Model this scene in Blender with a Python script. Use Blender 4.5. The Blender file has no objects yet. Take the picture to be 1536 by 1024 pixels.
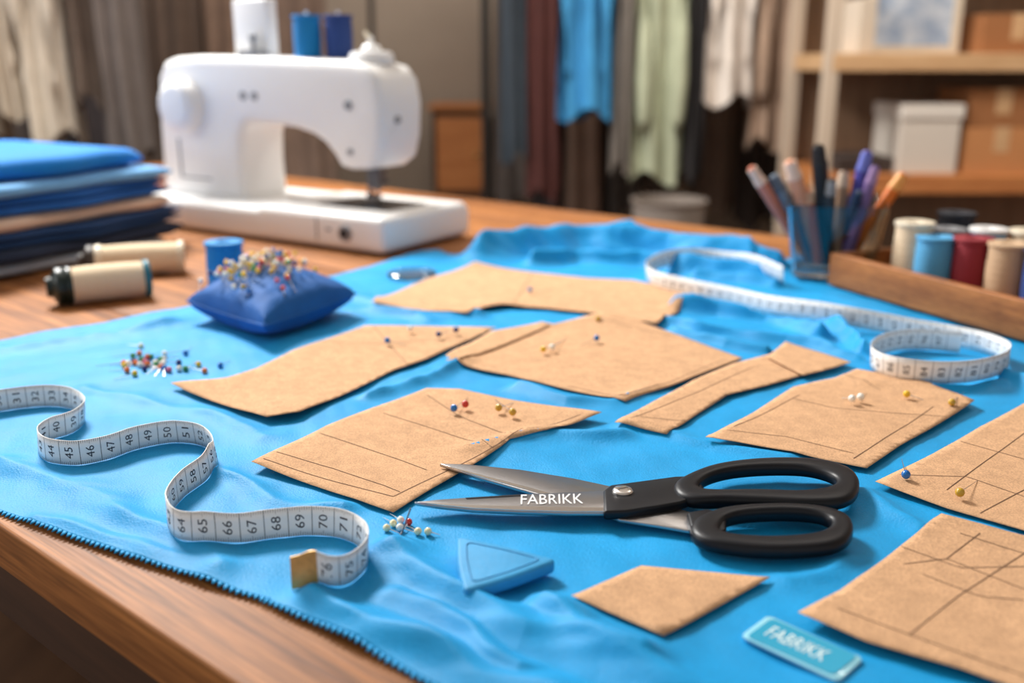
import bpy, math, random
import numpy as np
from mathutils import Vector, Matrix
from mathutils.geometry import delaunay_2d_cdt
random.seed(7)
scene = bpy.context.scene
try:
    scene.view_settings.view_transform = 'Standard'
    scene.view_settings.look = 'None'
except Exception as e:
    print(e)

# ------------------------------------------------------------------ survey of the table top
TZ = 0.76          # table top height
H = 0.29           # eye height over the table
F = 1450.0
PITCH = math.atan(422.0 / F)
CZ = TZ + H
FW = Vector((0, math.cos(PITCH), -math.sin(PITCH)))
UP = Vector((0, math.sin(PITCH), math.cos(PITCH)))
def ray(u, v):
    return FW + Vector((1, 0, 0)) * ((u - 768) / F) - UP * ((v - 512) / F)
def W(u, v, z=TZ):
    d = ray(u, v); t = (z - CZ) / d.z
    return Vector((d.x * t, d.y * t, z))
def PY(u, v, Y):
    d = ray(u, v); t = Y / d.y
    return Vector((d.x * t, Y, CZ + d.z * t))

# ------------------------------------------------------------------ materials
def lin(c):
    r = []
    for x in c[:3]:
        x = x / 255.0
        r.append(x / 12.92 if x <= 0.04045 else ((x + 0.055) / 1.055) ** 2.4)
    return (r[0], r[1], r[2], 1.0)
MATS = {}
def mat(name, rgb, rough=0.5, metal=0.0, var=0.0, vscale=20.0, bump=0.0, bscale=200.0, stretch=None,
        trans=0.0, ior=1.45, sheen=0.0, coat=0.0, rgb2=None, spec=0.5, bdist=0.001, speck=None, ramp=(0.32, 0.68)):
    if name in MATS: return MATS[name]
    m = bpy.data.materials.new(name); m.use_nodes = True
    nt = m.node_tree; b = nt.nodes['Principled BSDF']
    col = lin(rgb)
    b.inputs['Base Color'].default_value = col
    b.inputs['Roughness'].default_value = rough
    b.inputs['Metallic'].default_value = metal
    b.inputs['Transmission Weight'].default_value = trans
    b.inputs['IOR'].default_value = ior
    b.inputs['Sheen Weight'].default_value = sheen
    b.inputs['Coat Weight'].default_value = coat
    b.inputs['Specular IOR Level'].default_value = spec
    tc = nt.nodes.new('ShaderNodeTexCoord'); mp = nt.nodes.new('ShaderNodeMapping')
    nt.links.new(tc.outputs['Object'], mp.inputs['Vector'])
    if stretch: mp.inputs['Scale'].default_value = stretch
    out = None
    if var > 0 or rgb2:
        n = nt.nodes.new('ShaderNodeTexNoise'); n.inputs['Scale'].default_value = vscale
        n.inputs['Detail'].default_value = 7; n.inputs['Roughness'].default_value = 0.65
        nt.links.new(mp.outputs[0], n.inputs['Vector'])
        r = nt.nodes.new('ShaderNodeValToRGB')
        r.color_ramp.elements[0].position = ramp[0]; r.color_ramp.elements[1].position = ramp[1]
        if rgb2: c2 = lin(rgb2)
        else: c2 = tuple(min(1, c * (1 + var)) for c in col[:3]) + (1,)
        c1 = col if rgb2 else tuple(c * (1 - var) for c in col[:3]) + (1,)
        r.color_ramp.elements[0].color = c1; r.color_ramp.elements[1].color = c2
        nt.links.new(n.outputs['Fac'], r.inputs['Fac'])
        out = r.outputs['Color']
    if speck:   # (scale, strength) small dark fibres
        n3 = nt.nodes.new('ShaderNodeTexNoise'); n3.inputs['Scale'].default_value = speck[0]; n3.inputs['Detail'].default_value = 3
        nt.links.new(mp.outputs[0], n3.inputs['Vector'])
        r3 = nt.nodes.new('ShaderNodeValToRGB'); r3.color_ramp.elements[0].position = 0.36; r3.color_ramp.elements[1].position = 0.60
        g = 1 - speck[1]; r3.color_ramp.elements[0].color = (g, g, g, 1); r3.color_ramp.elements[1].color = (1, 1, 1, 1)
        nt.links.new(n3.outputs['Fac'], r3.inputs['Fac'])
        mx = nt.nodes.new('ShaderNodeMix'); mx.data_type = 'RGBA'; mx.blend_type = 'MULTIPLY'; mx.inputs[0].default_value = 1
        nt.links.new(out, mx.inputs[6]); nt.links.new(r3.outputs['Color'], mx.inputs[7]); out = mx.outputs[2]
    if out: nt.links.new(out, b.inputs['Base Color'])
    if bump > 0:
        n2 = nt.nodes.new('ShaderNodeTexNoise'); n2.inputs['Scale'].default_value = bscale
        n2.inputs['Detail'].default_value = 4
        nt.links.new(mp.outputs[0], n2.inputs['Vector'])
        bp = nt.nodes.new('ShaderNodeBump'); bp.inputs['Strength'].default_value = bump
        bp.inputs['Distance'].default_value = bdist
        nt.links.new(n2.outputs['Fac'], bp.inputs['Height'])
        nt.links.new(bp.outputs['Normal'], b.inputs['Normal'])
    MATS[name] = m
    return m

M_FAB = mat('blue_cotton', (2, 152, 216), 0.55, var=0.12, vscale=14, bump=0.4, bscale=700, sheen=0.03, spec=0.30, speck=(900, .10))
M_KRAFT = mat('kraft_paper', (210, 168, 130), 0.85, var=0.12, vscale=80, bump=0.22, bscale=420, spec=0.12, speck=(800, .26))
M_INK = mat('pencil_line', (96, 70, 52), 0.9)
M_WOOD = mat('oak_wood', (104, 58, 28), 0.55, rgb2=(188, 124, 68), vscale=3.0, stretch=(1.0, 24, 24), bump=0.4, bscale=10, speck=(16, .40), ramp=(.30, .66), spec=.3)
M_WOODD = mat('dark_oak', (52, 32, 19), 0.6, rgb2=(78, 50, 32), vscale=3.0, stretch=(1.2, 16, 16))
M_TRAY = mat('walnut_tray_wood', (132, 78, 40), 0.5, rgb2=(184, 118, 64), vscale=5, stretch=(2, 14, 14), speck=(30, .25), spec=.35)
M_STEEL = mat('brushed_steel', (166, 165, 166), 0.34, metal=1.0, var=0.08, vscale=8, bump=0.1, bscale=300)
M_STEELB = mat('polished_edge', (230, 228, 224), 0.25, metal=1.0)
M_STEELD = mat('dark_steel', (120, 118, 120), 0.4, metal=1.0)
M_BLACK = mat('black_plastic', (9, 13, 21), 0.42, var=0.1, vscale=40, spec=.38)
M_WHITE = mat('white_plastic', (236, 236, 235), 0.35, var=0.02, vscale=5)
M_GREYP = mat('grey_plastic', (140, 142, 146), 0.4)
M_TAPE = mat('tape_vinyl', (244, 243, 240), 0.5, var=0.02, vscale=30)
M_TINK = mat('tape_print', (50, 52, 60), 0.7)
M_BRASS = mat('brass_clip', (206, 168, 104), 0.45, metal=0.55, var=.2, vscale=120)
M_CHALK = mat('blue_chalk', (44, 150, 206), 0.6, var=0.10, vscale=35, bump=0.25, bscale=250)
M_CUSH = mat('cushion_blue', (2, 84, 156), 0.7, var=0.18, vscale=25, bump=0.4, bscale=500, sheen=0.04, spec=.3)
M_GLASS = mat('clear_glass', (206, 220, 226), 0.03, trans=1.0, ior=1.45)
M_CREAM = mat('cream_thread', (228, 206, 174), 0.85, bump=0.5, bscale=40, stretch=(1, 1, 40))
M_BLUET = mat('blue_thread', (10, 128, 194), 0.7, bump=0.5, bscale=40, stretch=(1, 1, 40))
M_NAVYT = mat('navy_thread', (34, 64, 128), 0.7, bump=0.5, bscale=40, stretch=(1, 1, 40))
M_SKYT = mat('sky_thread', (80, 160, 208), 0.7, bump=0.5, bscale=40, stretch=(1, 1, 40))
M_REDT = mat('burgundy_thread', (140, 36, 48), 0.7, bump=0.5, bscale=40, stretch=(1, 1, 40))
M_BEIT = mat('beige_thread', (194, 164, 132), 0.85, bump=0.5, bscale=40, stretch=(1, 1, 40))
M_BLKT = mat('black_thread', (36, 38, 46), 0.8, bump=0.5, bscale=40, stretch=(1, 1, 40))
M_DGREEN = mat('dark_green_plastic', (14, 34, 30), 0.35)
M_TEAL = mat('teal_plastic', (24, 110, 130), 0.35)
M_CREAMP = mat('cream_plastic', (226, 214, 190), 0.4)
PINCOL = {'blue': (20, 110, 190), 'red': (205, 50, 36), 'yellow': (236, 190, 40), 'white': (244, 242, 232), 'green': (50, 140, 80),
          'navy': (24, 40, 110), 'orange': (230, 110, 36), 'cream': (240, 232, 186), 'pink': (214, 100, 130), 'gold': (200, 160, 50)}
PINM = {k: mat('pin_head_' + k, v, 0.2, coat=0.4) for k, v in PINCOL.items()}

# ------------------------------------------------------------------ mesh helpers
class MB:
    def __init__(s): s.v = []; s.f = []; s.m = []; s.mats = []
    def mi(s, m):
        if m not in s.mats: s.mats.append(m)
        return s.mats.index(m)
    def add(s, vs, fs, m, M=None):
        o = len(s.v); k = s.mi(m)
        for p in vs:
            p = Vector(p)
            s.v.append(tuple(M @ p) if M is not None else tuple(p))
        for f in fs:
            s.f.append(tuple(i + o for i in f)); s.m.append(k)
    def box(s, c, d, m, M=None):
        x, y, z = c; a, b, e = d[0] / 2, d[1] / 2, d[2] / 2
        vs = [(x + i * a, y + j * b, z + k * e) for k in (-1, 1) for j in (-1, 1) for i in (-1, 1)]
        fs = [(0, 2, 3, 1), (4, 5, 7, 6), (0, 1, 5, 4), (2, 6, 7, 3), (0, 4, 6, 2), (1, 3, 7, 5)]
        s.add(vs, fs, m, M)
    def lathe(s, prof, mats, M=None, n=32):
        o = []
        for (r, z) in prof:
            o.append([(r * math.cos(2 * math.pi * i / n), r * math.sin(2 * math.pi * i / n), z) for i in range(n)])
        for k in range(len(prof) - 1):
            vs = o[k] + o[k + 1]
            fs = [(i, (i + 1) % n, n + (i + 1) % n, n + i) for i in range(n)]
            s.add(vs, fs, mats[k] if isinstance(mats, list) else mats, M)
    def cyl(s, p0, p1, r0, r1, m, n=12, cap=True):
        p0 = Vector(p0); p1 = Vector(p1); d = (p1 - p0)
        q = d.to_track_quat('Z', 'Y').to_matrix().to_4x4(); q.translation = p0
        L = d.length
        vs = [(r0 * math.cos(2 * math.pi * i / n), r0 * math.sin(2 * math.pi * i / n), 0) for i in range(n)] + \
             [(r1 * math.cos(2 * math.pi * i / n), r1 * math.sin(2 * math.pi * i / n), L) for i in range(n)]
        fs = [(i, (i + 1) % n, n + (i + 1) % n, n + i) for i in range(n)]
        if cap: fs += [tuple(range(n - 1, -1, -1)), tuple(range(n, 2 * n))]
        s.add(vs, fs, m, q)
    def sphere(s, c, r, m, n=12, sc=(1, 1, 1)):
        vs = []; k = n // 2
        for j in range(k + 1):
            a = math.pi * j / k
            for i in range(n):
                b = 2 * math.pi * i / n
                vs.append((c[0] + sc[0] * r * math.sin(a) * math.cos(b), c[1] + sc[1] * r * math.sin(a) * math.sin(b), c[2] + sc[2] * r * math.cos(a)))
        fs = [(j * n + i, (j + 1) * n + i, (j + 1) * n + (i + 1) % n, j * n + (i + 1) % n) for j in range(k) for i in range(n)]
        s.add(vs, fs, m)
    def tube(s, pts, r, m, n=10):
        pts = [Vector(p) for p in pts]; rings = []
        for i, p in enumerate(pts):
            t = (pts[min(i + 1, len(pts) - 1)] - pts[max(i - 1, 0)]).normalized()
            a = t.cross(Vector((0, 0, 1)))
            if a.length < 0.05: a = t.cross(Vector((0, 1, 0)))
            a.normalize(); b = t.cross(a)
            rr = r[i] if isinstance(r, (list, tuple)) else r
            rings += [tuple(p + a * rr * math.cos(2 * math.pi * k / n) + b * rr * math.sin(2 * math.pi * k / n)) for k in range(n)]
        fs = [(j * n + i, j * n + (i + 1) % n, (j + 1) * n + (i + 1) % n, (j + 1) * n + i) for j in range(len(pts) - 1) for i in range(n)]
        fs += [tuple(range(n - 1, -1, -1)), tuple(range((len(pts) - 1) * n, len(pts) * n))]
        s.add(rings, fs, m)
    def extr(s, xy, z0, z1, m, M=None):
        n = len(xy)
        area = sum(xy[i][0] * xy[(i + 1) % n][1] - xy[(i + 1) % n][0] * xy[i][1] for i in range(n))
        if area < 0: xy = xy[::-1]
        vs = [(p[0], p[1], z0) for p in xy] + [(p[0], p[1], z1) for p in xy]
        fs = [tuple(range(n - 1, -1, -1)), tuple(range(n, 2 * n))] + [(i, (i + 1) % n, n + (i + 1) % n, n + i) for i in range(n)]
        s.add(vs, fs, m, M)
    def obj(s, name, parent=None, bevel=0, seg=3, smooth=True, loc=None, rotz=0.0, solid=0, subsurf=0, angle=0.6, soff=0):
        me = bpy.data.meshes.new(name); me.from_pydata(s.v, [], s.f)
        for m in s.mats: me.materials.append(m)
        me.polygons.foreach_set('material_index', s.m)
        me.polygons.foreach_set('use_smooth', [smooth] * len(s.f))
        me.update()
        o = bpy.data.objects.new(name, me); scene.collection.objects.link(o)
        if parent: o.parent = parent
        if loc is not None: o.location = loc
        o.rotation_euler.z = rotz
        if solid:
            md = o.modifiers.new('solid', 'SOLIDIFY'); md.thickness = solid; md.offset = soff
        if bevel:
            md = o.modifiers.new('bev', 'BEVEL'); md.width = bevel; md.segments = seg; md.limit_method = 'ANGLE'; md.angle_limit = angle
        if subsurf:
            md = o.modifiers.new('sub', 'SUBSURF'); md.levels = subsurf; md.render_levels = subsurf
        if smooth and not solid and not subsurf and not bevel:
            try: me.set_sharp_from_angle(angle=math.radians(40))
            except Exception: pass
        return o
def empty(name, loc=(0, 0, 0), rotz=0.0):
    e = bpy.data.objects.new(name, None); e.location = loc; e.rotation_euler.z = rotz
    e.empty_display_size = 0.02
    scene.collection.objects.link(e); return e

def crom(pts, k=8, closed=False):
    pts = [Vector(p) for p in pts]; n = len(pts); out = []
    rngi = range(n if closed else n - 1)
    for i in rngi:
        if closed: a, b, c, d = pts[(i - 1) % n], pts[i], pts[(i + 1) % n], pts[(i + 2) % n]
        else: a, b, c, d = pts[max(i - 1, 0)], pts[i], pts[i + 1], pts[min(i + 2, n - 1)]
        for j in range(k):
            t = j / k
            out.append(0.5 * ((2 * b) + (c - a) * t + (2 * a - 5 * b + 4 * c - d) * t * t + (3 * b - a - 3 * c + d) * t ** 3))
    if not closed: out.append(pts[-1].copy())
    return out
def resample(pts, step):
    L = [0]
    for i in range(1, len(pts)): L.append(L[-1] + (pts[i] - pts[i - 1]).length)
    n = max(2, int(L[-1] / step)); out = []; j = 0
    for k in range(n + 1):
        s = L[-1] * k / n
        while j < len(L) - 2 and L[j + 1] < s: j += 1
        t = (s - L[j]) / max(1e-9, L[j + 1] - L[j])
        out.append(pts[j].lerp(pts[j + 1], t))
    return out, L[-1]

# ------------------------------------------------------------------ noise and the cloth height field
def perlin(x, y, seed):
    r = np.random.RandomState(seed); g = r.rand(64, 64) * 2 * math.pi
    xi = np.floor(x).astype(int); yi = np.floor(y).astype(int); xf = x - xi; yf = y - yi
    def gr(ix, iy, dx, dy):
        a = g[ix % 64, iy % 64]; return np.cos(a) * dx + np.sin(a) * dy
    u = xf ** 3 * (xf * (6 * xf - 15) + 10); v = yf ** 3 * (yf * (6 * yf - 15) + 10)
    n00 = gr(xi, yi, xf, yf); n10 = gr(xi + 1, yi, xf - 1, yf); n01 = gr(xi, yi + 1, xf, yf - 1); n11 = gr(xi + 1, yi + 1, xf - 1, yf - 1)
    return (n00 * (1 - u) + n10 * u) * (1 - v) + (n01 * (1 - u) + n11 * u) * v

RIDGES = [  # (points, height, sigma)
    ([(725, 394), (790, 387), (860, 382), (940, 382)], 0.044, 0.028),
    ([(930, 384), (1000, 388), (1060, 396), (1120, 402)], 0.038, 0.022),
    ([(800, 402), (860, 398), (960, 402), (1040, 412), (1150, 426)], 0.024, 0.011),
    ([(1030, 386), (1100, 398), (1170, 408)], 0.030, 0.016),
    ([(1040, 420), (1110, 428), (1160, 436)], 0.014, 0.009),
    ([(1010, 472), (1080, 478), (1150, 488), (1230, 512)], 0.018, 0.009),
    ([(1000, 492), (1080, 505), (1180, 520), (1290, 548)], 0.012, 0.008),
    ([(1090, 458), (1170, 474), (1240, 496), (1300, 536)], 0.017, 0.009),
    ([(1010, 503), (1090, 524), (1150, 532)], 0.009, 0.006),
    ([(1060, 440), (1130, 452), (1200, 466)], 0.010, 0.008),
    ([(540, 470), (620, 480), (720, 478)], 0.007, 0.010),
    ([(560, 600), (640, 572), (700, 552)], 0.007, 0.009),
    ([(540, 452), (600, 472), (640, 486)], 0.005, 0.010),
    ([(700, 685), (820, 662), (930, 662)], 0.007, 0.010),
    ([(780, 590), (850, 610), (925, 612), (980, 590)], 0.006, 0.009),
    ([(940, 650), (1020, 660), (1080, 680), (1180, 694)], 0.005, 0.010),
    ([(590, 835), (670, 905), (800, 962), (960, 1000)], 0.011, 0.014),
    ([(820, 930), (870, 975), (950, 1015), (1100, 1080)], 0.009, 0.012),
    ([(480, 905), (560, 950), (700, 1010), (860, 1080)], 0.009, 0.012),
    ([(600, 900), (700, 960), (780, 1020)], 0.007, 0.009),
    ([(1190, 885), (1230, 872), (1270, 850)], 0.005, 0.010),
    ([(1290, 745), (1340, 780), (1380, 800)], 0.005, 0.010),
    ([(0, 700), (120, 735), (240, 800), (330, 860)], 0.005, 0.012),
    ([(130, 590), (230, 610), (350, 640), (400, 660)], 0.004, 0.012),
    ([(0, 530), (120, 515), (260, 490)], 0.006, 0.014),
    ([(330, 720), (420, 760), (520, 775)], 0.005, 0.010),
    ([(60, 780), (200, 825), (320, 865)], 0.003, 0.008),
    ([(1480, 560), (1540, 590), (1620, 640)], 0.012, 0.012),
    ([(1290, 585), (1400, 590), (1500, 585)], 0.005, 0.010),
]
RW = [([(W(u, v).x, W(u, v).y) for u, v in p], a, s) for p, a, s in RIDGES]
def hparts(x, y):
    x = np.asarray(x, float); y = np.asarray(y, float)
    n1 = 0.0016 * perlin(x * 9 + 3, y * 9 + 1, 3)
    n2 = 0.0034 * perlin((x * 0.8 + y * 0.6) * 14, (y * 0.8 - x * 0.6) * 4.5, 8)
    n3 = 0.0020 * perlin((x * 0.5 - y * 0.86) * 26 + 5, (y * 0.5 + x * 0.86) * 8, 9) + .0007 * perlin((x * 0.9 + y * .3) * 60, (y * .9 - x * .3) * 24, 19)
    wx = x + 0.010 * perlin(x * 18, y * 18, 11); wy = y + 0.010 * perlin(x * 18 + 9, y * 18, 12)
    r = np.zeros_like(x)
    for P, a, s in RW:
        dm = np.full_like(x, 9.0)
        for i in range(len(P) - 1):
            ax, ay = P[i]; bx, by = P[i + 1]; dx, dy = bx - ax, by - ay; L2 = dx * dx + dy * dy
            t = np.clip(((wx - ax) * dx + (wy - ay) * dy) / L2, 0, 1)
            dm = np.minimum(dm, np.hypot(wx - ax - t * dx, wy - ay - t * dy))
        g = a * np.exp(-((dm + .0008) / s) ** 1.7)
        r = np.maximum(r, g) + 0.25 * np.minimum(r, g)
    m = np.clip(r / .012, 0, 1)
    n3 = n3 + m * (.010 * perlin((x * .75 + y * .66) * 30, (y * .75 - x * .66) * 11, 31) + .004 * perlin((x * .2 + y * .98) * 70, (y * .2 - x * .98) * 24, 32))
    return n1, n2, n3, r
def hfab(x, y):
    a, b, c, r = hparts(x, y); return np.maximum(0.0036 + a + b + c + r, .0008)
def hpap(x, y):      # stiffer sheet resting on the cloth
    a, b, c, r = hparts(x, y)
    stiff = 0.0036 + .7 * a + .4 * b + .35 * r + .0030
    cl_ = 0.0036 + a + b + c + r + .0004
    k = .0020; d = np.clip(.5 + .5 * (stiff - cl_) / k, 0, 1)
    return cl_ * (1 - d) + stiff * d + k * d * (1 - d)
def hz(x, y): return TZ + float(hfab(np.array([x]), np.array([y]))[0])
def WS(u, v, ex=0.0):
    p = W(u, v, TZ + .004)
    for _ in range(5):
        z = (hz(p.x, p.y) + ex + p.z) / 2; p = W(u, v, z)
    return p

# ------------------------------------------------------------------ camera
cam = bpy.data.cameras.new('camera'); co = bpy.data.objects.new('camera', cam); scene.collection.objects.link(co)
co.location = (0, 0, CZ); co.rotation_euler = (math.pi / 2 - PITCH, 0, 0)
cam.sensor_width = 36; cam.lens = 36 * F / 1536; cam.clip_start = 0.01
cam.dof.use_dof = True; cam.dof.focus_distance = 0.68; cam.dof.aperture_fstop = 3.3
scene.camera = co

# ------------------------------------------------------------------ room
XL, XR, YB, YF, ZC = -3.3, 3.4, 5.2, -1.6, 2.9
M_WALL = mat('plaster_wall', (170, 156, 142), 0.9, var=0.05, vscale=2)
M_WALLB = mat('plaster_wall_warm', (166, 152, 138), 0.9, var=0.06, vscale=2)
M_CEIL = mat('ceiling_paint', (225, 220, 212), 0.9)
M_FLOOR = mat('floor_boards', (84, 58, 40), 0.5, rgb2=(112, 80, 56), vscale=2, stretch=(8, 1, 1))
def simple_box(name, c, d, m, **k):
    b = MB(); b.box(c, d, m); return b.obj(name, smooth=False, **k)
simple_box('floor', ((XL + XR) / 2, (YB + YF) / 2, -0.05), (XR - XL + .2, YB - YF + .2, 0.1), M_FLOOR)
simple_box('wall_back', ((XL + XR) / 2, YB + 0.05, ZC / 2), (XR - XL, 0.1, ZC), M_WALLB)
simple_box('wall_right', (XR + 0.05, (YB + YF) / 2, ZC / 2), (0.1, YB - YF, ZC), M_WALL)
simple_box('ceiling', ((XL + XR) / 2, (YB + YF) / 2, ZC + 0.05), (XR - XL + .2, YB - YF + .2, 0.1), M_CEIL)
b = MB(); wy0, wy1, wz0, wz1 = 0.4, 3.2, 0.9, 2.5
b.box((XL - .05, (YF + wy0) / 2, ZC / 2), (.1, wy0 - YF, ZC), M_WALL)
b.box((XL - .05, (YB + wy1) / 2, ZC / 2), (.1, YB - wy1, ZC), M_WALL)
b.box((XL - .05, (wy0 + wy1) / 2, wz0 / 2), (.1, wy1 - wy0, wz0), M_WALL)
b.box((XL - .05, (wy0 + wy1) / 2, (wz1 + ZC) / 2), (.1, wy1 - wy0, ZC - wz1), M_WALL)
b.obj('wall_left', smooth=False)
b = MB()
for yy in (wy0 + .03, (wy0 + wy1) / 2, wy1 - .03): b.box((XL - .05, yy, (wz0 + wz1) / 2), (.06, .06, wz1 - wz0), M_WHITE)
for zz in (wz0 + .03, (wz0 + wz1) / 2, wz1 - .03): b.box((XL - .05, (wy0 + wy1) / 2, zz), (.05, wy1 - wy0, .05), M_WHITE)
b.obj('window_1', smooth=False)
simple_box('baseboard_back', ((XL + XR) / 2, YB - 0.01, 0.06), (XR - XL, 0.02, 0.12), M_WHITE)
simple_box('baseboard_right', (XR - 0.01, (YB + YF) / 2, 0.06), (0.02, YB - YF - .1, 0.12), M_WHITE)

# ------------------------------------------------------------------ table
E0 = W(0, 788); E1 = W(352, 1024)
tdir = (E1 - E0).normalized(); tang = math.atan2(tdir.y, tdir.x); tper = Vector((-tdir.y, tdir.x, 0))
TD = (W(700, 297) - E0).dot(tper)
table = empty('wooden_cutting_table', (E0.x, E0.y, 0), tang)
b = MB(); x0, x1 = -2.0, 1.5; pw = TD / 8
for i in range(8):
    b.box(((x0 + x1) / 2, pw * (i + .5), TZ - 0.0175), (x1 - x0, pw - (0.0008 if i else 0.0), 0.035), M_WOOD)
b.obj('top_planks', table, bevel=0.0022, seg=3)
b = MB()
b.box(((x0 + x1) / 2, 0.05, TZ - 0.035 - 0.05), (x1 - x0 - .2, 0.025, 0.10), M_WOODD)
b.box(((x0 + x1) / 2, TD - 0.05, TZ - 0.035 - 0.05), (x1 - x0 - .2, 0.025, 0.10), M_WOODD)
for xx in (x0 + .1, x1 - .1): b.box((xx, TD / 2, TZ - 0.085), (0.025, TD - .1, 0.10), M_WOODD)
b.obj('apron', table, bevel=0.003)
b = MB()
for xx in (x0 + .1, x1 - .1):
    for yy in (.08, TD - .08): b.box((xx, yy, (TZ - .035) / 2), (.07, .07, TZ - .035), M_WOODD)
b.box(((x0 + x1) / 2, TD / 2, 0.18), (x1 - x0 - .2, 0.5, .025), M_WOODD)
b.obj('legs_and_shelf', table, bevel=0.004)

# ------------------------------------------------------------------ blue cloth
A = [(-260, 690), (-100, 738), (0, 770), (100, 806), (200, 840), (300, 873), (400, 905), (414, 914), (520, 962), (640, 1026), (800, 1110), (1000, 1220), (1400, 1420), (1900, 1600)]
B = [(-260, 572), (-100, 535), (0, 515), (140, 490), (290, 462), (450, 428), (560, 402), (645, 376), (690, 390), (730, 384), (820, 371), (900, 364), (1000, 368), (1100, 381), (1250, 400), (1400, 425), (1600, 470), (1900, 560)]
def curve(P, n):
    pts = crom([W(u, v) for u, v in P], 12)
    L = [0]
    for i in range(1, len(pts)): L.append(L[-1] + (pts[i] - pts[i - 1]).length)
    s = np.linspace(0, L[-1], n)
    return np.interp(s, L, [p.x for p in pts]), np.interp(s, L, [p.y for p in pts])
NS, NT = 820, 500
ax_, ay_ = curve(A, NS); bx_, by_ = curve(B, NS)
t = np.linspace(0, 1, NT)[:, None] ** 1.1
X = ax_[None, :] * (1 - t) + bx_[None, :] * t; Y = ay_[None, :] * (1 - t) + by_[None, :] * t
Z = TZ + hfab(X, Y)
idx = np.arange(NS * NT).reshape(NT, NS)
verts = list(zip(X.ravel().tolist(), Y.ravel().tolist(), Z.ravel().tolist()))
q = np.stack([idx[:-1, :-1], idx[:-1, 1:], idx[1:, 1:], idx[1:, :-1]], -1).reshape(-1, 4).tolist()
faces = [tuple(f) for f in q]
ex, ey, ez = X[0], Y[0], Z[0]; cum = np.concatenate([[0], np.cumsum(np.hypot(np.diff(ex), np.diff(ey)))])
TW = 0.0044; nteeth = int(cum[-1] / TW)
for k in range(nteeth):
    s0, s1 = k * TW, (k + 1) * TW
    p = [(float(np.interp(s, cum, ex)), float(np.interp(s, cum, ey)), float(np.interp(s, cum, ez))) for s in (s0, s1)]
    d = Vector(p[1]) - Vector(p[0]); nn = Vector((d.y, -d.x, 0)).normalized()
    mid = (Vector(p[0]) + Vector(p[1])) / 2 + nn * (0.0030 + random.uniform(0, .0012)); mid.z = max(TZ + 0.0008, mid.z - 0.0010)
    o = len(verts); verts += [p[0], tuple(mid), p[1]]; faces.append((o, o + 1, o + 2))
me = bpy.data.meshes.new('blue_cloth'); me.from_pydata(verts, [], faces); me.materials.append(M_FAB)
me.polygons.foreach_set('use_smooth', [True] * len(faces)); me.update()
cloth = bpy.data.objects.new('blue_fabric_cloth', me); scene.collection.objects.link(cloth)
md = cloth.modifiers.new('solid', 'SOLIDIFY'); md.thickness = 0.0006; md.offset = -1

# ------------------------------------------------------------------ paper patterns
def inpoly(x, y, P):
    c = False; n = len(P)
    for i in range(n):
        x1_, y1_ = P[i]; x2_, y2_ = P[(i + 1) % n]
        if (y1_ > y) != (y2_ > y) and x < (x2_ - x1_) * (y - y1_) / (y2_ - y1_) + x1_: c = not c
    return c
def paper(px, base=0.0, lifts=(), lines=(), name='paper_pattern_piece'):
    LW = [(W(u, v, TZ + .006), a, r) for u, v, a, r in lifts]
    def zf(x, y):
        z = TZ + hpap(x, y) + base + 0.0004
        for c, a, r in LW: z = z + a * np.exp(-((x - c.x) ** 2 + (y - c.y) ** 2) / r ** 2)
        return z
    def on(u, v):
        p = W(u, v, TZ + .006)
        for _ in range(6):
            z = (float(zf(np.array([p.x]), np.array([p.y]))[0]) + p.z) / 2; p = W(u, v, z)
        return p
    P = [on(u, v) for u, v in px]; bd = []
    for i in range(len(P)):
        a, c = P[i], P[(i + 1) % len(P)]; n = max(1, int((c - a).length / 0.006))
        for k in range(n):
            p = a.lerp(c, k / n); bd.append((p.x, p.y))
    nb = len(bd)
    xs = [p[0] for p in bd]; ys = [p[1] for p in bd]; pts = list(bd); st = 0.006
    B_ = np.array(bd)
    x = min(xs)
    while x < max(xs):
        y = min(ys)
        while y < max(ys):
            if inpoly(x, y, bd) and np.min(np.hypot(B_[:, 0] - x, B_[:, 1] - y)) > 0.003: pts.append((x, y))
            y += st
        x += st
    r = delaunay_2d_cdt([Vector(p) for p in pts], [(i, (i + 1) % nb) for i in range(nb)], [], 1, 1e-6)
    vx = np.array([p.x for p in r[0]]); vy = np.array([p.y for p in r[0]]); vz = zf(vx, vy)
    m = MB(); m.add(list(zip(vx.tolist(), vy.tolist(), vz.tolist())), [tuple(f) for f in r[2]], M_KRAFT)
    root = m.obj(name, solid=0.0003, soff=0)
    if lines:
        lm = MB()
        for ln in lines:
            pl, _ = resample([on(u, v) for u, v in ln], 0.004)
            vs = []
            for i, p in enumerate(pl):
                d = (pl[min(i + 1, len(pl) - 1)] - pl[max(i - 1, 0)]).normalized(); nn = Vector((-d.y, d.x, 0)).normalized() * 0.00030
                for sg in (-1, 1):
                    qx, qy = p.x + nn.x * sg, p.y + nn.y * sg
                    vs.append((qx, qy, float(zf(np.array([qx]), np.array([qy]))[0]) + 0.00040))
            lm.add(vs, [(2 * i, 2 * i + 1, 2 * i + 3, 2 * i + 2) for i in range(len(pl) - 1)], M_INK)
        lm.obj('drawn_lines', root)
    return zf
paper([(557, 452), (640, 418), (712, 392), (800, 408), (880, 417), (950, 420), (1000, 430), (1050, 447), (985, 486), (900, 470), (820, 462), (760, 456), (728, 460), (700, 470), (620, 465)],
      lifts=[(557, 452, .003, .03), (712, 392, .006, .05), (985, 486, .004, .03), (740, 460, .004, .03)], lines=[[(800, 408), (770, 455)]])
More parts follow.
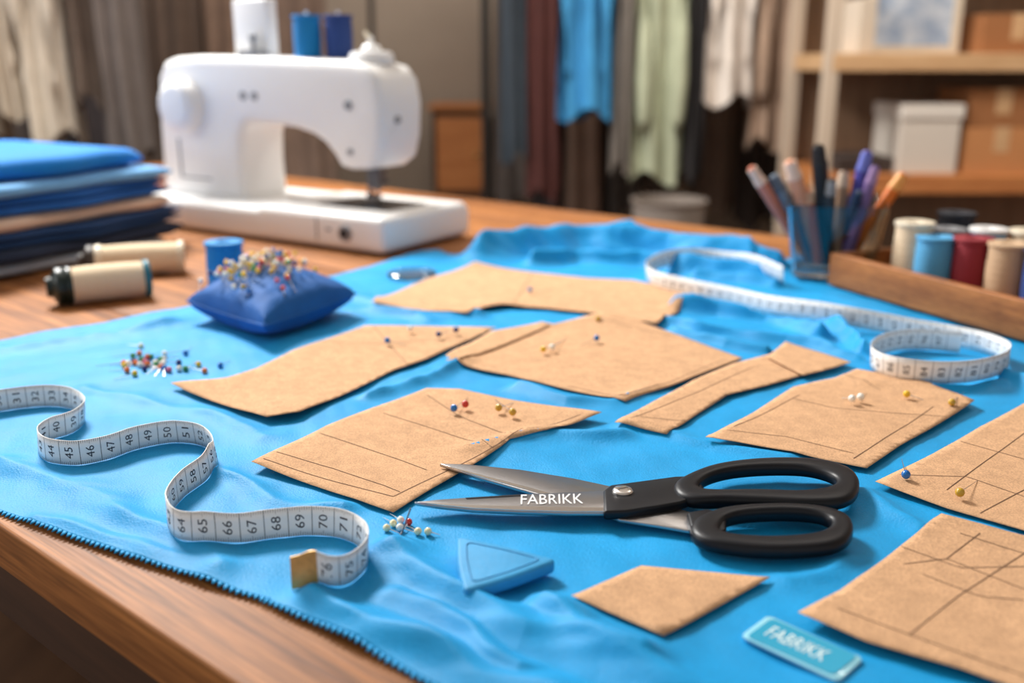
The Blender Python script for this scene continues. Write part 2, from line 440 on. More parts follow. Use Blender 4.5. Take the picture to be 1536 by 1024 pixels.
paper([(256, 574), (340, 566), (385, 552), (440, 525), (548, 488), (640, 489), (745, 491), (640, 538), (590, 555), (540, 580), (495, 600), (450, 617), (400, 625), (345, 610), (300, 594)],
      lifts=[(256, 574, .004, .03), (430, 622, .004, .04)], lines=[[(480, 512), (560, 516), (700, 508)], [(560, 490), (610, 545)]])
paper([(668, 540), (735, 520), (800, 487), (812, 482), (830, 486), (905, 467), (960, 480), (1020, 503), (1115, 537), (938, 602), (850, 584), (760, 562)],
      lifts=[(905, 467, .008, .06), (668, 540, .003, .03)], lines=[[(735, 527), (820, 490), (905, 478), (1010, 505)], [(850, 578), (938, 594), (1085, 540)]])
paper([(668, 533), (735, 497), (812, 483), (826, 488), (745, 522), (690, 537)], base=.0015, lifts=[(668, 533, .003, .03)])
paper([(377, 692), (490, 638), (560, 611), (640, 582), (690, 583), (760, 598), (840, 610), (903, 618), (840, 640), (765, 658), (590, 768), (500, 738)],
      lifts=[(377, 692, .003, .04), (903, 618, .004, .05)],
      lines=[[(415, 678), (500, 703), (575, 728), (600, 738)], [(480, 650), (600, 690), (640, 705)], [(395, 688), (500, 722), (590, 745)], [(575, 620), (640, 640), (740, 672)], [(640, 592), (690, 625), (770, 650)], [(590, 745), (770, 650), (870, 622)]])
paper([(922, 633), (980, 602), (1040, 570), (1100, 545), (1158, 530), (1215, 560), (1150, 578), (1090, 592), (1045, 622), (1000, 651)],
      lifts=[(922, 633, .002, .03)], lines=[[(960, 625), (1030, 632)], [(945, 627), (1130, 550)], [(1030, 632), (1090, 590)]])
paper([(1150, 535), (1178, 512), (1230, 528), (1277, 543), (1205, 563)], base=.0022)
paper([(1058, 655), (1190, 580), (1250, 567), (1285, 553), (1360, 565), (1462, 600), (1400, 640), (1350, 668), (1300, 702), (1200, 680)],
      lifts=[(1462, 600, .004, .05), (1058, 655, .003, .04)], lines=[[(1090, 645), (1180, 655), (1280, 680)], [(1190, 598), (1250, 612), (1420, 625)], [(1265, 560), (1320, 585)], [(1280, 688), (1400, 610)], [(1100, 640), (1200, 592)]])
paper([(1313, 722), (1400, 680), (1470, 640), (1536, 605), (1620, 585), (1760, 640), (1720, 800), (1600, 815), (1536, 795), (1420, 762)],
      lifts=[(1313, 722, .002, .04)], lines=[[(1350, 712), (1450, 715), (1536, 745)], [(1420, 735), (1536, 650), (1640, 620)], [(1440, 662), (1540, 690)], [(1470, 770), (1536, 735)]])
paper([(1197, 918), (1260, 885), (1310, 850), (1355, 815), (1412, 770), (1536, 803), (1700, 845), (1850, 900), (1850, 1140), (1640, 1090), (1536, 1036), (1440, 1002), (1300, 962)],
      base=.0012, lifts=[(1197, 918, .002, .04), (1412, 770, .003, .05)],
      lines=[[(1352, 820), (1440, 852), (1560, 850)], [(1356, 846), (1420, 838), (1536, 884), (1620, 900)], [(1255, 912), (1400, 965), (1536, 1014)], [(1365, 952), (1440, 892), (1540, 828)], [(1385, 862), (1470, 895), (1536, 900)], [(1440, 800), (1560, 838)], [(1420, 838), (1470, 800)]])
paper([(857, 893), (962, 848), (1155, 865), (995, 953)])

# ------------------------------------------------------------------ text helper
TXT = {}
def textmesh(s):
    if s in TXT: return TXT[s]
    c = bpy.data.curves.new('t', 'FONT'); c.body = s; c.resolution_u = 2
    o = bpy.data.objects.new('t', c); scene.collection.objects.link(o)
    bpy.context.view_layer.update()
    m = bpy.data.meshes.new_from_object(o.evaluated_get(bpy.context.evaluated_depsgraph_get()))
    v = [tuple(p.co) for p in m.vertices]; f = [tuple(p.vertices) for p in m.polygons]
    bpy.data.objects.remove(o); bpy.data.meshes.remove(m); bpy.data.curves.remove(c)
    x0 = min(p[0] for p in v); x1_ = max(p[0] for p in v); y0 = min(p[1] for p in v); y1_ = max(p[1] for p in v)
    v = [((p[0] - x0) / (x1_ - x0), (p[1] - y0) / (y1_ - y0)) for p in v]
    TXT[s] = (v, f); return TXT[s]
def text_patch(b, s, p0, p1, p3, m):
    v, f = textmesh(s); b.add([p0 + (p1 - p0) * a + (p3 - p0) * c for a, c in v], f, m)

# ------------------------------------------------------------------ measuring tapes
def tape(pts_px, start, clip_end=False, width=0.019, name='measuring_tape', wob=0.12, far=False):
    base = [W(u, v, TZ + .008) for u, v in pts_px] if far else [WS(u, v) for u, v in pts_px]
    for p in base: p.z = 0
    base = crom(base, 10); base, L = resample(base, 0.003)
    xs = np.array([p.x for p in base]); ys = np.array([p.y for p in base])
    zz = TZ + hfab(xs, ys)
    K_ = 61 if far else 9; k = np.hanning(K_ + 2)[1:-1]; k /= k.sum()
    zp = np.pad(zz, K_ // 2, mode='edge'); zc0 = np.convolve(zp, k, 'valid')
    zz = (zc0 + .0012) if far else np.maximum(zc0, zz) + 0.0004
    N = len(base); T = []
    for i in range(N):
        d = base[min(i + 1, N - 1)] - base[max(i - 1, 0)]; d.z = 0; T.append(d.normalized())
    def P(s, w, off):
        f = max(0, min(N - 1.001, s / L * (N - 1))); i = int(f); a = f - i
        p = base[i].lerp(base[i + 1], a); tt = T[i].lerp(T[i + 1], a).normalized(); n = Vector((-tt.y, tt.x, 0))
        z = zz[i] * (1 - a) + zz[i + 1] * a
        lean = wob * math.sin(s * 14 + start)
        up = (Vector((0, 0, 1)) + n * lean).normalized(); nn = up.cross(tt)
        return Vector((p.x, p.y, z)) + up * w - nn * off
    m = MB(); vs = []
    for i in range(N):
        for j in range(4): vs.append(P(i * L / (N - 1), width * j / 3, 0))
    m.add(vs, [(4 * i + j, 4 * i + j + 1, 4 * i + 4 + j + 1, 4 * i + 4 + j) for i in range(N - 1) for j in range(3)], M_TAPE)
    root = m.obj(name, solid=0.0005)
    pm = MB(); U = 0.0145
    def patch(s0, s1, w0, w1):
        for off in (0.00034, -0.00034):
            pm.add([P(s0, w0, off), P(s1, w0, off), P(s1, w1, off), P(s0, w1, off)], [(0, 1, 2, 3)], M_TINK)
    n = int(L / U)
    for k in range(n):
        s = k * U + 0.002
        patch(s, s + .0004, 0, width)
        for j in range(1, 10):
            l = .0034 if j == 5 else .0022
            sj = s + j * U / 10
            if sj < L - .001:
                patch(sj, sj + .0002, 0, l); patch(sj, sj + .0002, width - l, width)
        num = str((start + k) % 99 + 1); v, f = textmesh(num)
        if s + U > L: continue
        for off in (0.00036, -0.00036):
            sg = 1 if off > 0 else -1
            hw = 0.0090 if len(num) > 1 else 0.0045
            vv = []
            for a, c in v:
                ww = width / 2 + (a - .5) * hw
                ss = s + U / 2 - sg * (c - .5) * .0058
                vv.append(P(ss, ww, off))
            pm.add(vv, f, M_TINK)
    pm.obj('printed_scale', root, smooth=False)
    if clip_end:
        cm = MB(); vs = []; n2 = 8
        for off in (0.0006, -0.0006):
            for i in range(n2 + 1):
                for w in (-0.0004, width + .0004): vs.append(P(L - 0.015 + 0.0149 * i / n2, w, off))
        q0 = 2 * (n2 + 1); fs = []
        for i in range(n2):
            fs += [(2 * i, 2 * i + 1, 2 * i + 3, 2 * i + 2), (q0 + 2 * i, q0 + 2 * i + 2, q0 + 2 * i + 3, q0 + 2 * i + 1),
                   (2 * i, 2 * i + 2, q0 + 2 * i + 2, q0 + 2 * i), (2 * i + 1, q0 + 2 * i + 1, q0 + 2 * i + 3, 2 * i + 3)]
        fs += [(2 * n2, 2 * n2 + 1, q0 + 2 * n2 + 1, q0 + 2 * n2), (0, q0, q0 + 1, 1)]
        cm.add(vs, fs, M_BRASS)
        cm.obj('metal_end_clip', root)
    return root
tape([(-160, 655), (-80, 630), (0, 617), (60, 610), (104, 613), (127, 630), (112, 648), (78, 660), (58, 676), (70, 692), (110, 698), (160, 690), (210, 673), (265, 664), (308, 671),
      (327, 693), (312, 718), (277, 745), (254, 775), (257, 800), (292, 812), (350, 815), (420, 807), (480, 804), (530, 815), (551, 838), (540, 864), (500, 881), (438, 886)], 24, True)
tape([(1175, 428), (1110, 408), (1045, 400), (995, 403), (971, 413), (984, 428), (1030, 440), (1100, 455), (1180, 474), (1260, 489), (1340, 499), (1420, 511), (1480, 525), (1511, 545), (1500, 565),
      (1450, 575), (1380, 572), (1325, 561), (1306, 545), (1324, 527), (1370, 518), (1440, 522)], 20, False, width=.022, far=True)

# ------------------------------------------------------------------ scissors
sc = empty('fabric_scissors', tuple(W(934, 739, TZ + .004)))
SO = sc.location.copy()
ZS = TZ + 0.0125
def sx(px, z):
    return [(W(u, v, z).x - SO.x, W(u, v, z).y - SO.y) for u, v in px]
zt = TZ + 0.014
b = MB(); pr = [(659, 694), (700, 695), (780, 703), (860, 716), (930, 731), (985, 752), (1040, 768), (1060, 772), (1062, 792), (1038, 795), (985, 786), (930, 778), (905, 768), (850, 752), (800, 738), (720, 715)]
b.extr(sx(pr, TZ + .011), ZS - SO.z - .0045, ZS - SO.z - .0018, M_STEEL)
b.obj('rear_blade', sc, bevel=0.0007, seg=2)
b = MB(); pe = [(660, 695.5), (720, 711), (800, 732), (850, 746), (850, 750), (800, 737), (720, 714.5)]
b.extr(sx(pe, TZ + .011), ZS - SO.z - .002, ZS - SO.z - .0016, M_STEELB); b.obj('rear_ground_edge', sc)
b = MB(); pf = [(621, 752), (660, 748), (720, 744), (800, 739.5), (905, 735), (950, 730), (962, 745), (940, 766), (905, 768), (850, 768), (780, 766), (710, 763), (655, 757)]
b.extr(sx(pf, zt), ZS - SO.z - .0016, ZS - SO.z + .0014, M_STEEL)
b.obj('front_blade', sc, bevel=0.0008, seg=2)
b = MB(); pe = [(622, 752.8), (700, 757), (790, 759.5), (905, 761), (905, 767.3), (850, 767.2), (780, 765.2), (710, 762.2), (655, 756.5)]
b.extr(sx(pe, zt), ZS - SO.z + .0012, ZS - SO.z + .0017, M_STEELB); b.obj('front_ground_edge', sc)
b = MB(); b.extr(sx([(698, 746.5), (780, 741.5), (782, 743.5), (700, 748.2)], zt), ZS - SO.z + .0012, ZS - SO.z + .0017, M_BLACK); b.obj('blade_groove', sc)
b = MB(); z0 = ZS + .0019
text_patch(b, 'FABRIKK', W(781, 756, z0) - SO, W(875, 754.5, z0) - SO, W(781.5, 741.5, z0) - SO, mat('etched_white', (236, 236, 236), .6))
b.obj('etched_lettering', sc, smooth=False)
def star(loop, c, n):
    out = []
    for k in range(n):
        a = 2 * math.pi * k / n; d = (math.cos(a), math.sin(a)); best = None
        for i in range(len(loop)):
            p, q_ = loop[i], loop[(i + 1) % len(loop)]
            px_, py_ = p[0] - c[0], p[1] - c[1]; ex_, ey_ = q_[0] - p[0], q_[1] - p[1]
            den = d[0] * ey_ - d[1] * ex_
            if abs(den) < 1e-12: continue
            tt = (px_ * ey_ - py_ * ex_) / den; ss = (px_ * d[1] - py_ * d[0]) / den
            if tt > 0 and -1e-6 <= ss <= 1 + 1e-6: best = tt if best is None else max(best, tt)
        out.append((c[0] + d[0] * best, c[1] + d[1] * best))
    return out
def handle(outer, hole, name, zc, hh=.0054):
    o = [(p.x, p.y) for p in crom([Vector((x, y, 0)) for x, y in sx(outer, zc + hh)], 8, True)]
    h = [(p.x, p.y) for p in crom([Vector((x, y, 0)) for x, y in sx(hole, zc + hh)], 8, True)]
    c = (sum(p[0] for p in h) / len(h), sum(p[1] for p in h) / len(h)); n = 120
    O = star(o, c, n); I = star(h, c, n); z = zc - SO.z
    K = 10
    vs = []
    for k in range(n):
        for j in range(K * 2):
            a = 2 * math.pi * j / (K * 2); ca, sa = math.cos(a), math.sin(a)
            e = 0.7
            uu = math.copysign(abs(ca) ** e, ca); ww = math.copysign(abs(sa) ** e, sa)
            t_ = 0.5 + 0.5 * uu
            vs.append((I[k][0] * (1 - t_) + O[k][0] * t_, I[k][1] * (1 - t_) + O[k][1] * t_, z + hh * ww))
    R = K * 2
    fs = [(k * R + j, ((k + 1) % n) * R + j, ((k + 1) % n) * R + (j + 1) % R, k * R + (j + 1) % R) for k in range(n) for j in range(R)]
    b = MB(); b.add(vs, fs, M_BLACK); return b.obj(name, sc)
handle([(1012, 720), (1032, 707), (1070, 693), (1120, 685), (1180, 682), (1235, 685), (1272, 695), (1289, 712), (1287, 732), (1268, 745), (1220, 749), (1150, 746), (1090, 744), (1040, 744), (1015, 735)],
       [(1050, 722), (1066, 709), (1100, 700), (1150, 696), (1205, 697), (1243, 706), (1255, 717), (1240, 726), (1200, 730), (1140, 729), (1090, 730), (1060, 729)], 'upper_finger_loop', TZ + .0140)
handle([(1036, 790), (1045, 772), (1080, 758), (1130, 752), (1190, 751), (1240, 756), (1273, 768), (1281, 788), (1268, 806), (1230, 816), (1160, 819), (1100, 814), (1055, 805)],
       [(1082, 785), (1092, 772), (1120, 765), (1170, 762), (1215, 764), (1243, 772), (1246, 783), (1225, 793), (1170, 798), (1115, 797), (1088, 792)], 'lower_finger_loop', TZ + .0130)
b = MB(); psh = [(905, 734), (915, 726), (960, 720), (1012, 713), (1040, 712), (1056, 728), (1050, 742), (1020, 752), (985, 758), (940, 765), (906, 766)]
b.extr(sx(psh, ZS + .004), ZS - SO.z - .0028, ZS - SO.z + .0038, M_BLACK); b.obj('handle_shank', sc, bevel=0.0018, seg=3)
b = MB(); psh = [(1030, 768), (1060, 762), (1090, 770), (1090, 795), (1060, 800), (1036, 793)]
b.extr(sx(psh, TZ + .0155), TZ + .0085 - SO.z, TZ + .0158 - SO.z, M_BLACK); b.obj('lower_shank', sc, bevel=0.002, seg=3)
b = MB(); pc = W(934, 737, ZS + .004) - SO
Mx = Matrix.Translation(Vector((pc.x, pc.y, ZS + .0035 - SO.z)))
b.lathe([(.0068, 0), (.0068, .0012), (.006, .0022), (.0048, .0027), (.0025, .0030), (0, .0030)], M_STEELB, Mx)
b.box((0, 0, .0030), (.0075, .0009, .0003), M_STEELD, Mx @ Matrix.Rotation(.5, 4, 'Z'))
b.obj('pivot_screw', sc)

# ------------------------------------------------------------------ tailor's chalk
ch = [Vector(W(u, v, TZ + .016)) for u, v in [(683, 801), (842, 838), (694, 888)]]
cc = (ch[0] + ch[1] + ch[2]) / 3
def roundpoly(C, r, n=8, bulge=0.0):
    out = []; N = len(C)
    for i in range(N):
        p, a, c = C[i], C[(i - 1) % N], C[(i + 1) % N]
        da = (a - p).normalized(); dc = (c - p).normalized()
        p0 = p + da * r; p1 = p + dc * r
        for k in range(n + 1):
            t_ = k / n; out.append((1 - t_) ** 2 * p0 + 2 * t_ * (1 - t_) * p + t_ * t_ * p1)
        q1 = c + (p - c).normalized() * r
        if bulge:
            ctr = sum(C, Vector((0, 0, 0))) / N
            for k in range(1, 8):
                t_ = k / 8; m_ = p1.lerp(q1, t_); out.append(m_ + (m_ - ctr).normalized() * bulge * math.sin(math.pi * t_))
    return out
chalk = empty('tailors_chalk', (cc.x, cc.y, TZ + .0075))
rp = roundpoly([c - cc for c in ch], .009, bulge=.001)
b = MB(); b.extr([(p.x, p.y) for p in rp], 0, .0085, M_CHALK); b.obj('chalk_body', chalk, bevel=.0030, seg=4)
b = MB()
M_CHR = mat('chalk_rim', (36, 134, 190), .6, var=.1, vscale=40)
inn = [(p.x * .74, p.y * .74, .0087) for p in rp]; inn2 = [(p.x * .70, p.y * .70, .0087) for p in rp]; nn_ = len(inn)
b.add(inn + inn2, [(i, (i + 1) % nn_, nn_ + (i + 1) % nn_, nn_ + i) for i in range(nn_)], M_CHR); b.obj('pressed_outline', chalk, solid=.0003)
# ------------------------------------------------------------------ plastic name tag
tz_ = hz(W(1203, 975).x, W(1203, 975).y) + .0012
lc = [Vector(W(u, v, tz_)) for u, v in [(1152, 926), (1296, 991), (1257, 1026), (1110, 957)]]
lm_ = sum(lc, Vector((0, 0, 0))) / 4
tag = empty('plastic_brand_tag', (lm_.x, lm_.y, tz_), 0)
rp = roundpoly([c - lm_ for c in lc], .004)
M_TAGC = mat('tag_edge', (150, 214, 232), 0.2, coat=0.5)
M_TAGT = mat('tag_face', (28, 158, 196), 0.35, coat=0.3)
b = MB(); b.extr([(p.x, p.y) for p in rp], 0, .0018, M_TAGC); b.obj('clear_border', tag, bevel=.0005, seg=2)
b = MB(); b.extr([(p.x * .90, p.y * .86) for p in rp], .0017, .0022, M_TAGT); b.obj('face', tag)
c4 = [c - lm_ for c in lc]; zz_ = Vector((0, 0, .0025))
pl = lambda a, c: (c4[3] * (1 - a) * (1 - c) + c4[2] * a * (1 - c) + c4[1] * a * c + c4[0] * (1 - a) * c).xy.to_3d() + zz_
b = MB(); text_patch(b, 'FABRIKK', pl(.16, .30), pl(.76, .30), pl(.16, .70), mat('tag_print', (220, 244, 247), .5)); b.obj('lettering', tag, smooth=False)

# ------------------------------------------------------------------ pins
def pin(b, head, tip, col, r=.0028):
    head = Vector(head); tip = Vector(tip)
    b.cyl(head, tip, .00045, .0002, M_STEELB, n=6); b.sphere(head, r, PINM[col], 12)
b = MB()
hp = lambda p_: TZ + float(hpap(np.array([p_.x]), np.array([p_.y]))[0])
for (u, v, u2, v2, col) in [(581, 511, 610, 519, 'blue'), (615, 492, 640, 500, 'white'), (658, 502, 690, 494, 'navy'), (684, 496, 655, 505, 'navy'), (815, 524, 845, 512, 'yellow'), (828, 521, 850, 508, 'white'), (895, 507, 870, 519, 'blue'), (897, 478, 915, 486, 'gold'),
                            (795, 434, 830, 437, 'blue'), (681, 613, 702, 598, 'blue'), (698, 607, 680, 618, 'red'), (769, 619, 742, 600, 'gold'), (748, 611, 770, 605, 'gold'), (1291, 595, 1262, 598, 'white'), (1278, 598, 1300, 590, 'white'),
                            (1360, 592, 1392, 604, 'yellow'), (1428, 603, 1446, 588, 'gold'), (1359, 711, 1352, 690, 'blue'), (1440, 737, 1466, 722, 'gold')]:
    p = WS(u, v, .009); q_ = WS(u2, v2, .003)
    pin(b, (p.x, p.y, hp(p) + .0062), (q_.x, q_.y, hp(q_) + .0008), col, .0032)
b.obj('dressmaker_pins')
b = MB()
for (u, v, u2, v2, col) in [(580, 791, 600, 800, 'cream'), (590, 784, 575, 776, 'cream'), (601, 779, 585, 770, 'white'), (613, 782, 600, 803, 'red'), (627, 796, 610, 788, 'cream'), (642, 796, 660, 802, 'cream'), (600, 790, 625, 799, 'white')]:
    p = WS(u, v, .003); q_ = WS(u2, v2, .001)
    pin(b, (p.x, p.y, hz(p.x, p.y) + .0026), (q_.x, q_.y, hz(q_.x, q_.y) + .001), col, .0025)
p = WS(602, 802); b.cyl((p.x, p.y, hz(p.x, p.y)), (p.x + .006, p.y + .004, TZ + .022), .0005, .0005, M_STEELD, n=6)
b.obj('loose_pins')
b = MB(); cols = ['red', 'green', 'white', 'blue', 'yellow', 'cream', 'pink', 'navy', 'orange']
for k in range(38):
    u = random.gauss(234, 26) if k < 28 else random.uniform(180, 335); v = 541 + random.gauss(0, 7.5)
    if k >= 28: v = random.uniform(543, 556)
    p = WS(u, v, .003); a = random.uniform(0, 6.28); l = random.uniform(.018, .028)
    qx, qy = p.x + l * math.cos(a), p.y + l * math.sin(a)
    pin(b, (p.x, p.y, hz(p.x, p.y) + .0026), (qx, qy, hz(qx, qy) + .001), random.choice(cols), .0029)
b.obj('scattered_pins')

# ------------------------------------------------------------------ pincushion
L_ = W(283, 476, TZ + .01); R_ = W(535, 464, TZ + .01); F_ = W(398, 515, TZ + .01); C_ = (L_ + R_) / 2
cu = empty('pin_cushion', (C_.x, C_.y, TZ + .005))
e1 = (L_ - F_) / 2; e2 = (R_ - F_) / 2
def pillow(a, c, top):
    fa = a * (1 - .07 * (1 - c * c)); fc = c * (1 - .07 * (1 - a * a))
    g = max(0, (1 - a * a) * (1 - c * c)) ** .36
    x = e1 * fa + e2 * fc
    cr = 1 + .12 * float(perlin(np.array([a * 4 + 2.]), np.array([c * 4 + 1.]), 4)[0])
    lift = .004 * (abs(a * c)) ** 2
    z = .020 + lift + (.036 * g * cr if top else -.0195 * min(1, g * 1.4) - lift * .3)
    return Vector((x.x, x.y, z))
b = MB(); n = 44
for top in (True, False):
    vs = [pillow(-1 + 2 * i / n, -1 + 2 * j / n, top) for j in range(n + 1) for i in range(n + 1)]
    fs = [(j * (n + 1) + i, j * (n + 1) + i + 1, (j + 1) * (n + 1) + i + 1, (j + 1) * (n + 1) + i) for j in range(n) for i in range(n)]
    if top: fs = [f[::-1] for f in fs]
    b.add(vs, fs, M_CUSH)
b.obj('pillow', cu)
b = MB(); loop = [pillow(-1 + 2 * i / 20, -1, 1) for i in range(20)] + [pillow(1, -1 + 2 * i / 20, 1) for i in range(20)] + [pillow(1 - 2 * i / 20, 1, 1) for i in range(20)] + [pillow(-1, 1 - 2 * i / 20, 1) for i in range(21)]
b.tube(loop, .0013, M_CUSH, 8); b.obj('seam_piping', cu)
b = MB(); cols = ['yellow', 'white', 'cream', 'red', 'green', 'white', 'gold', 'blue', 'pink', 'cream', 'yellow', 'navy', 'white', 'yellow']
for k in range(170):
    a = max(-.85, min(.9, random.gauss(.20, .35))); c = max(-.85, min(.85, random.gauss(-.10, .40)))
    p = pillow(a, c, True); l = random.uniform(.006, .020)
    d = Vector((random.gauss(0, .45), random.gauss(0, .45), 1)).normalized()
    pin(b, p + d * l, p - d * .004, random.choice(cols), .0029)
b.obj('pins', cu)

# ------------------------------------------------------------------ thread spools
def spool(b, M, r, h, mt, mf, mf2=None, n=32, cone=0.0):
    mf2 = mf2 or mf
    k = 14; prof = [(r * .25, 0), (r * .97, 0), (r, h * .02), (r, h * .055), (r * .94, h * .075)]
    ms = [mf] * 4
    for i in range(k + 1):
        t_ = i / k; bul = .90 + .05 * math.sin(math.pi * t_) + (.008 if i % 2 else 0)
        prof.append((r * bul * (1 - cone * t_), h * (.08 + .84 * t_))); ms.append(mt)
    prof += [(r * .94, h * .925), (r, h * .945), (r, h * .98), (r * .97, h), (r * .42, h), (r * .30, h * .96), (r * .28, h * .6)]
    ms += [mf2] * 7
    b.lathe(prof, ms[:len(prof) - 1], M, n)
def standing_spool(px, ztop, r, h, mt, mf, name='thread_spool', mf2=None):
    p = W(px[0], px[1], ztop); b = MB()
    spool(b, Matrix.Identity(4), r, h, mt, mf, mf2); return b.obj(name, loc=(p.x, p.y, ztop - h))
standing_spool((335, 362), TZ + .0745, .0240, .071, M_BLUET, M_BLUET)
def lying_spool(p, ang, r, h, mt, mf, mf2, cap=None):
    b = MB(); M = Matrix.Rotation(math.pi / 2, 4, 'Y'); spool(b, Matrix.Translation((-h / 2, 0, r)) @ M, r, h, mt, mf, mf2)
    if cap:
        b.lathe([(r * .9, .001), (r * .98, -.004), (r * .98, -.010), (r * .80, -.013), (r * .55, -.016), (r * .5, -.022), (r * .2, -.022), (r * .2, -.01)], cap, Matrix.Translation((-h / 2, 0, r)) @ M)
        b.lathe([(r * .25, -.001), (r * .25, .004)], cap, Matrix.Translation((h / 2 - .003, 0, r)) @ M)
    return b.obj('thread_spool', loc=(p.x, p.y, TZ + .0005), rotz=ang)
lying_spool(W(166, 450), math.radians(28), .0235, .098, M_CREAM, M_DGREEN, M_TEAL, M_DGREEN)
lying_spool(W(214, 412), math.radians(17), .0225, .116, M_CREAM, M_CREAMP, M_CREAMP, mat('dark_cap', (60, 50, 44), .5))
b = MB(); p = WS(618, 415)
b.lathe([(0, 0), (.032, 0), (.034, .002), (.034, .004), (.031, .006), (.028, .006), (.026, .004), (0, .004)], M_GLASS)
b.obj('glass_coaster', loc=(p.x, p.y, hz(p.x, p.y) + .002))

# ------------------------------------------------------------------ sewing machine
MO = W(575, 388); ml = (MO - W(262, 345)).normalized(); mang = math.atan2(ml.y, ml.x)
LT = .58
o_ = MO - ml * LT
mc = empty('sewing_machine', (o_.x, o_.y, TZ), mang)
def rbox(name, c, d, m, bev, seg=5, par=mc):
    b = MB(); b.box(c, d, m); return b.obj(name, par, bevel=bev, seg=seg)
rbox('base', (LT / 2, .118, .030), (LT, .232, .052), M_WHITE, .012)
rbox('free_arm_table', (.445, .112, .0335), (.275, .222, .055), M_WHITE, .011)
b = MB()
for xx, yy in ((.04, .03), (.54, .03), (.04, .2), (.54, .2)): b.cyl((xx, yy, 0), (xx, yy, .006), .012, .012, M_BLACK, 16)
b.obj('rubber_feet', mc)
prof = [(.000, .05), (.004, .12), (.008, .20), (.016, .262), (.035, .288), (.06, .295), (.12, .298), (.25, .296), (.40, .292), (.475, .289), (.510, .281), (.528, .262), (.535, .225), (.532, .175), (.522, .140), (.500, .124),
        (.462, .121), (.442, .126), (.430, .143), (.412, .160), (.385, .174), (.345, .183), (.29, .187), (.238, .188), (.226, .180), (.220, .165), (.217, .12), (.219, .07), (.222, .05)]
def prism_xz(b, pr, y0, y1, m):
    n = len(pr); vs = [(x, y0, z) for x, z in pr] + [(x, y1, z) for x, z in pr]
    fs = [tuple(range(n)), tuple(range(2 * n - 1, n - 1, -1))] + [((i + 1) % n, i, n + i, n + (i + 1) % n) for i in range(n)]
    b.add(vs, fs, m)
b = MB(); prism_xz(b, prof, .060, .170, M_WHITE); b.obj('body_and_arm', mc, bevel=.016, seg=5, angle=.9)
b = MB(); b.cyl((.085, .064, .212), (.085, .036, .212), .050, .044, M_WHITE, 40); b.cyl((.085, .038, .212), (.085, .030, .212), .042, .034, M_WHITE, 40)
b.obj('hand_wheel', mc, bevel=.005, seg=3)
b = MB()
for xx, zz in ((.235, .232), (.262, .232)): b.cyl((xx, .063, zz), (xx, .0580, zz), .008, .007, M_GREYP, 16)
b.cyl((.470, .062, .222), (.470, .056, .222), .008, .007, M_GREYP, 16)
b.cyl((.533, .10, .20), (.537, .10, .20), .006, .006, M_GREYP, 16); b.cyl((.47, .062, .150), (.47, .057, .150), .005, .005, M_GREYP, 16)
b.obj('screws', mc)
b = MB()
b.cyl((.478, .112, .126), (.478, .112, .085), .006, .006, M_STEELD, 12); b.cyl((.478, .112, .09), (.478, .112, .055), .0016, .0008, M_STEELB, 8)
b.cyl((.462, .112, .126), (.462, .112, .078), .0035, .0035, M_STEELD, 10); b.box((.478, .112, .110), (.026, .02, .018), M_STEELD); b.box((.478, .112, .094), (.020, .012, .014), M_STEELD)
b.box((.470, .112, .074), (.022, .012, .007), M_STEELD); b.box((.472, .106, .0655), (.030, .026, .003), M_STEELD); b.cyl((.498, .118, .10), (.470, .118, .10), .0025, .0025, M_STEELD, 8)
b.obj('needle_and_presser_foot', mc)
b = MB(); b.box((.465, .112, .0615), (.15, .10, .0015), mat('needle_plate', (100, 100, 104), .3, metal=.8)); b.box((.450, .085, .0624), (.06, .035, .0012), M_BLACK); b.box((.486, .118, .0624), (.03, .05, .0012), M_BLACK)
b.obj('needle_plate', mc)
b = MB(); b.cyl((.505, .001, .032), (.505, -.003, .032), .013, .012, M_GREYP, 24); b.cyl((.505, -.002, .032), (.505, -.0045, .032), .007, .007, M_BLACK, 20)
b.box((.445, .0005, .034), (.002, .002, .035), M_GREYP); b.box((.47, .0005, .035), (.010, .002, .004), M_GREYP)
b.obj('socket_and_latch', mc)
b = MB(); b.box((.218, .115, .339), (.082, .026, .100), M_WHITE); b.obj('spool_cover_plate', mc, bevel=.004)
b = MB(); b.cyl((.236, .09, .29), (.236, .09, .325), .0035, .0035, M_STEELD, 8); b.sphere((.236, .09, .327), .007, M_GREYP); b.box((.236, .09, .300), (.04, .035, .012), M_GREYP); b.obj('thread_guide_post', mc)
for i, (xx, yy, mt) in enumerate([(.352, .10, M_BLUET), (.398, .125, M_NAVYT)]):
    b = MB(); spool(b, Matrix.Translation((xx, yy, .292)), .0235, .068, mt, mt); b.cyl((xx, yy, .29), (xx, yy, .366), .003, .003, M_WHITE, 8); b.obj('mounted_spool_%d' % (i + 1), mc)
b = MB(); Mx = Matrix.Translation((.474, .115, .283))
b.lathe([(.036, 0), (.036, .012), (.032, .019), (.016, .021), (.015, .027), (.010, .031), (.005, .032), (.004, .042), (0, .043)], M_WHITE, Mx, 32); b.cyl((.474, .115, .32), (.462, .115, .333), .005, .003, M_CREAMP, 8)
b.obj('bobbin_winder_dome', mc)
b = MB(); b.box((.06, .0605, .12), (.005, .004, .07), M_GREYP); b.box((.10, .0605, .086), (.08, .004, .003), M_GREYP); b.obj('stitch_lever', mc, bevel=.001)

